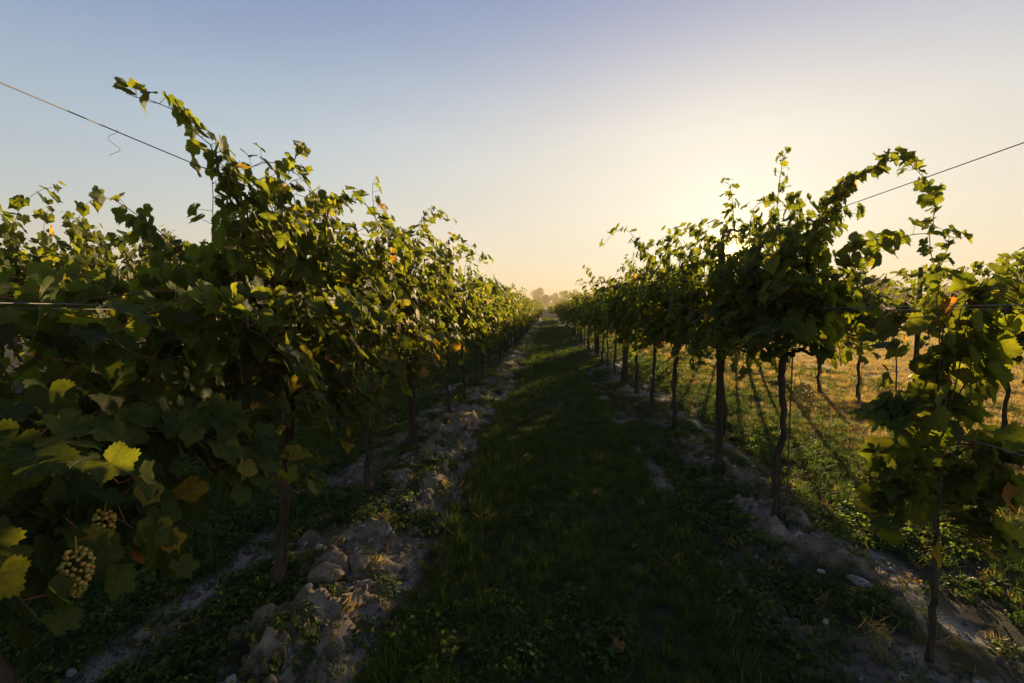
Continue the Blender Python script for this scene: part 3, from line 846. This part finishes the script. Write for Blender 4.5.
def scatter(name, pts, scl, nvar, col, label, cat, rng, tilt=.12):
    n = len(pts)
    me = bpy.data.meshes.new(name); me.vertices.add(n); me.vertices.foreach_set('co', np.asarray(pts, np.float32).ravel())
    at = me.attributes.new('rot', 'FLOAT_VECTOR', 'POINT'); at.data.foreach_set('vector', np.stack([rng.normal(0, tilt, n), rng.normal(0, tilt, n), rng.uniform(0, 6.28, n)], -1).astype(np.float32).ravel())
    at = me.attributes.new('scl', 'FLOAT', 'POINT'); at.data.foreach_set('value', np.asarray(scl, np.float32))
    at = me.attributes.new('idx', 'INT', 'POINT'); at.data.foreach_set('value', rng.integers(0, nvar, n).astype(np.int32))
    me.update()
    o = obj(name, me)
    ng = bpy.data.node_groups.new(name + '_spread', 'GeometryNodeTree')
    ng.interface.new_socket('Geometry', in_out='INPUT', socket_type='NodeSocketGeometry')
    ng.interface.new_socket('Geometry', in_out='OUTPUT', socket_type='NodeSocketGeometry')
    N = ng.nodes; K = ng.links
    gi = N.new('NodeGroupInput'); go = N.new('NodeGroupOutput'); ip = N.new('GeometryNodeInstanceOnPoints'); ci = N.new('GeometryNodeCollectionInfo')
    ci.inputs['Collection'].default_value = col; ci.inputs['Separate Children'].default_value = True; ci.inputs['Reset Children'].default_value = True
    def na(nm, tp):
        x = N.new('GeometryNodeInputNamedAttribute'); x.data_type = tp; x.inputs['Name'].default_value = nm; return x.outputs['Attribute']
    K.new(gi.outputs[0], ip.inputs['Points']); K.new(ci.outputs[0], ip.inputs['Instance']); ip.inputs['Pick Instance'].default_value = True
    K.new(na('idx', 'INT'), ip.inputs['Instance Index'])
    er = N.new('FunctionNodeEulerToRotation'); K.new(na('rot', 'FLOAT_VECTOR'), er.inputs[0]); K.new(er.outputs[0], ip.inputs['Rotation'])
    K.new(na('scl', 'FLOAT'), ip.inputs['Scale']); K.new(ip.outputs[0], go.inputs[0])
    md = o.modifiers.new('spread', 'NODES'); md.node_group = ng
    return tag(o, label, cat, kind='stuff')

def sample(rng, zones):
    """zones: (x0,x1,y0,y1,density,scale)"""
    P, S = [], []
    for x0, x1, y0, y1, d, s in zones:
        n = int((x1 - x0) * (y1 - y0) * d)
        P.append(np.stack([rng.uniform(x0, x1, n), rng.uniform(y0, y1, n)], -1)); S.append(np.full(n, s))
    return np.concatenate(P), np.concatenate(S)

r = np.random.default_rng(11)
GR_COL = tuft_collection('grass_tuft', [blades(r, 50, .060, .088, .0040, 1.0, 0, .8, drymix=.04) for _ in range(5)] + [blades(r, 30, .05, .135, .0042, .8, 0, .8, drymix=.08) for _ in range(2)], M_GRASS)
WD_COL = tuft_collection('weed_clump', [weed(r, 64, .085, .05, .014) for _ in range(4)] + [weed(r, 34, .07, .09, .021) for _ in range(2)], M_WEED)
DR_COL = tuft_collection('dry_tuft', [blades(r, 40, .08, .085, .0042, 1.0, 0, 1) for _ in range(5)], M_DRY)
PB_COL = bpy.data.collections.new('pebble_source')
for k in range(8):
    o = lump('pebble_source', (0, 0), (1, .8, .6), M_CLOD if k < 7 else M_STONE, 21 + k, .12)
    o.location = (0, 0, 0); COL.objects.unlink(o); PB_COL.objects.link(o)

zones = [(-.9, 1.15, .8, 6, 330, .9), (-5.5, 6, .8, 6, 290, 1.0), (-7, 8, 6, 14, 130, 1.25), (-8, 10, 14, 32, 36, 1.6), (-8, 10, 32, 76.5, 9, 2.3)]
P, S = sample(r, zones)
x, y = P[:, 0], P[:, 1]
br, pa = soil_masks(x, y)
nz = fbm(x * 1.4, y * 1.1, 3, 101); wn_ = (fbm(x * 2.2, y * 1.6, 3, 111) - .5) * .35
lane = sstep(-.78, -.52, x + wn_) * sstep(1.05, .78, x + wn_)
leftz = sstep(-1.80, -2.1, x + wn_)
rightz = sstep(2.0, 2.35, x + wn_) * sstep(4.4, 2.9, x + (nz - .5) * 2)
strip = .10 + .45 * sstep(.56, .7, nz)
dens = np.maximum(np.maximum(lane, leftz), np.maximum(rightz, strip * (np.abs(x) < 5))) * (1 - np.clip(br * 1.1 + pa * 1.6, 0, 1))
dens *= .55 + .6 * sstep(.3, .6, nz)
keep = r.random(len(x)) < dens
P, S = P[keep], S[keep]; x, y = P[:, 0], P[:, 1]
tall = .75 + .75 * fbm(x * .9, y * .7, 3, 121) ** 1.5 + .35 * np.exp(-((np.abs(x - .13) - .72) / .16) ** 2)
infar = np.where(np.abs(x) > 1.2, .95, 1.0)
scatter('grass', np.column_stack([x, y, H(x, y)]), S * .86 * tall * infar * r.uniform(.6, 1.15, len(x)), 7, GR_COL, 'lush dark green grass covering the lane between the vine rows', 'grass', r)

P, S = sample(r, [(-5, 5.5, .8, 6, 260, 1.0), (-6, 7, 6, 14, 80, 1.2), (-6, 7, 14, 40, 22, 1.8)])
x, y = P[:, 0], P[:, 1]; br, pa = soil_masks(x, y)
nz = fbm(x * 1.9, y * 1.5, 3, 131)
st = np.maximum(sstep(.70, .50, np.abs(x + 1.35)), sstep(.65, .45, np.abs(x - 1.45)))
dens = np.maximum(st * sstep(.32, .54, nz) * .95, sstep(1.7, 2.0, np.abs(x)) * (.15 + .75 * sstep(.45, .6, nz))); dens = np.maximum(dens, sstep(.50, .66, nz) * .65)
dens *= (1 - np.clip(br * .60 + pa * .95, 0, .93))
keep = r.random(len(x)) < dens; P, S = P[keep], S[keep]; x, y = P[:, 0], P[:, 1]
scatter('low_weeds', np.column_stack([x, y, H(x, y)]), S * r.uniform(.55, 1.2, len(x)), 6, WD_COL, 'small leafed green weeds creeping over the soil under the vines', 'weeds', r, .2)

P, S = sample(r, [(2.4, 9, 1.5, 9, 190, 1.0), (2.4, 16, 9, 20, 60, 1.4), (2.6, 26, 20, 76, 9, 2.3), (9, 16, 1.5, 9, 60, 1.1), (-12, 26, 77, 87, 3, 2.2)])
x, y = P[:, 0], P[:, 1]
d = np.where(y > 76.5, 1, sstep(2.5, 4.0, x + (fbm(x * .7, y * .6, 3, 141) - .5) * 2.5) * (.5 + .5 * sstep(.35, .6, fbm(x * .9, y * 1.6, 3, 151))))
keep = r.random(len(x)) < d; P, S = P[keep], S[keep]; x, y = P[:, 0], P[:, 1]
scatter('dry_grass', np.column_stack([x, y, H(x, y)]), S * r.uniform(.5, 1.2, len(x)), 5, DR_COL, 'short sun bleached grass in the open field on the right', 'grass', r)

P, S = sample(r, [(-2.2, -.5, .8, 6, 1500, 1.0), (.8, 2.3, .8, 6, 1200, 1.0), (-2.2, -.5, 7, 16, 90, 1.2), (.8, 2.3, 7, 16, 70, 1.2)])
x, y = P[:, 0], P[:, 1]; br, pa = soil_masks(x, y)
keep = r.random(len(x)) < np.clip(br + pa * .6, 0, 1) * .9; P, S = P[keep], S[keep]; x, y = P[:, 0], P[:, 1]
scatter('soil_crumbs', np.column_stack([x, y, H(x, y) + .002]), S * (.004 + .026 * r.random(len(x)) ** 4.5), 8, PB_COL, 'loose crumbs of clay and pebbles on the bare soil', 'soil crumbs', r, .6)

# fallen vine leaves and straw on the bare strips
LT = []
for k in range(4):
    n = 3; c = np.column_stack([r.normal(0, .05, (n, 2)), np.full(n, .008)])
    me = leaves_mesh('fallen_leaf', c, unit(r.normal(0, .35, (n, 3)) + np.array([0, 0, 1.0])), r.normal(0, 1, (n, 3)), r.uniform(.02, .045, n), np.where(r.random(n) < .75, 1.0, r.uniform(.86, .94, n)), TPL_MID, r, M_LEAF)
    LT.append(me)
LT_COL = bpy.data.collections.new('fallen_leaf_source')
for me in LT: LT_COL.objects.link(bpy.data.objects.new('fallen_leaf', me))
P, S = sample(r, [(-2.4, -.3, 1, 9, 5, .7), (.7, 2.6, 1, 9, 4, .7), (-.5, .8, 1, 9, 1.2, 1)])
scatter('leaf_litter', np.column_stack([P[:, 0], P[:, 1], H(P[:, 0], P[:, 1]) + .01]), S * r.uniform(.6, 1.1, len(P)), 4, LT_COL, 'fallen yellow and brown vine leaves lying under the rows', 'fallen leaves', r, .2)
P, S = sample(r, [(-2.4, -.4, .9, 10, 22, .8), (.7, 2.6, .9, 10, 22, .8), (-.8, .9, .9, 12, 5, 1.0)])
scatter('straw', np.column_stack([P[:, 0], P[:, 1], H(P[:, 0], P[:, 1])]), S * r.uniform(.5, 1.1, len(P)), 5, DR_COL, 'dry straw coloured stalks among the weeds on the soil strips', 'straw', r, .7)

# ------------------------------------------------------------------ far vineyard and trees in the haze
r = np.random.default_rng(21)
def leaf_quads(c, s, rng):
    n = len(c); nr = unit(rng.normal(0, 1, (n, 3)) + np.array([0, 0, .4])); t = unit(np.cross(nr, rng.normal(0, 1, (n, 3)))); b_ = np.cross(nr, t)
    s = s[:, None]
    V = np.stack([c + s * t, c + s * .6 * b_, c - s * t, c - s * .6 * b_], 1).reshape(-1, 3)
    Q = np.arange(n * 4).reshape(n, 4)
    return V, Q, np.repeat(rng.random(n), 4)
cs = []
for xr in np.arange(-22.5, 40, 2.9):
    n = 5200; yy = 92 + 175 * r.random(n) ** 1.3
    cs.append(np.stack([xr + r.normal(0, .27, n), yy, H(np.full(n, xr), yy) + .75 + 1.45 * r.random(n) ** .8 + .12 * r.normal(0, 1, n)], -1))
c = np.concatenate(cs); V, Q, tn = leaf_quads(c, r.uniform(.10, .22, len(c)), r)
tag(obj('far_vineyard', mesh_from('far_vineyard', V, [Q], {'tone': ('FLOAT', tn)}, False, [M_FARVINE])), 'pale far vine rows beyond the end of the lane', 'vineyard', kind='stuff')

def tree_var(seed, h, w):
    rg = np.random.default_rng(seed); root = empty('broadleaf_tree', (0, 0, 0))
    mb = MB(); mb.tube(np.array([(0, 0, -.3), (.1, 0, h * .2), (.0, .1, h * .5), (.1, 0, h * .8)]), np.array([h * .035, h * .028, h * .018, h * .006]), 8)
    for k in range(7):
        a = rg.uniform(0, 6.28); z = h * rg.uniform(.2, .55); e = np.array([math.cos(a) * w * .7, math.sin(a) * w * .7, z + h * .22])
        mb.tube(np.array([(0, 0, z), (e[0] * .45, e[1] * .45, z + h * .08), e]), np.array([h * .014, h * .009, h * .003]), 5)
    obj('trunk', mb.mesh('trunk', M_TREEBARK), root)
    C = []
    for k in range(15):
        a = rg.uniform(0, 6.28); f = rg.uniform(.22, .88); rr = w * (1 - (abs(f - .45) / .62) ** 2) * rg.uniform(.1, .75)
        c0 = np.array([math.cos(a) * rr, math.sin(a) * rr, h * f]); rad = np.array([w * .36, w * .36, h * .13]) * rg.uniform(.8, 1.25)
        n = 420; d = unit(rg.normal(0, 1, (n, 3))) * (rg.random(n)[:, None] ** .4); C.append(c0 + d * rad)
    C = np.concatenate(C); V, Q, tn = leaf_quads(C, rg.uniform(.16, .38, len(C)) * h / 13, rg)
    obj('crown', mesh_from('crown', V, [Q], {'tone': ('FLOAT', tn)}, False, [M_TREE]), root)
    return root
TV = [tree_var(1, 13, 6.6), tree_var(2, 11, 5.2), tree_var(3, 12, 5.6)]
tu = set()
def tree_at(k, x, y, s, rz, label):
    loc = (x, y, hz(x, y) - .1)
    if k not in tu: tu.add(k); o = TV[k]; o.location = loc; o.rotation_euler = (0, 0, rz); o.scale = (s * 1.12, s * 1.12, s * 1.15)
    else: o = copy_tree(TV[k], loc, rz, (s * 1.12, s * 1.12, s * 1.15))
    tag(o, label, 'tree', 'hazy trees beyond the vineyard')
tree_at(0, -7.0, 330, 1.02, .3, 'largest round hazy tree on the horizon, just left of the lane')
tree_at(1, -.4, 262, .62, 2.1, 'small dark hazy tree in front of the others, above the lane end')
tree_at(2, 4.6, 345, .86, 1.1, 'hazy round tree on the horizon right above the lane end')
tree_at(1, -3.0, 350, .80, 4.0, 'low hazy tree filling in behind the small dark one')
tree_at(0, 12.0, 335, .92, 2.7, 'broad hazy tree on the horizon right of the lane')
tree_at(2, 19.0, 330, .98, 5.2, 'rightmost big hazy tree in the clump over the lane')
tree_at(1, 29.5, 350, .75, .8, 'small faint tree low above the right row')
tree_at(0, 76.0, 118, .66, 3.3, 'tall hazy tree seen through the gap right of the arched cane')
tree_at(2, 82.5, 120, .52, 1.9, 'shorter hazy tree right beside the tall one in the gap')
tree_at(1, 68.0, 125, .60, 2.4, 'hazy tree left of the tall one, partly behind the lone vine')
tree_at(2, 96.0, 124, .55, 4.4, 'hazy tree behind the dark outer vines on the right')
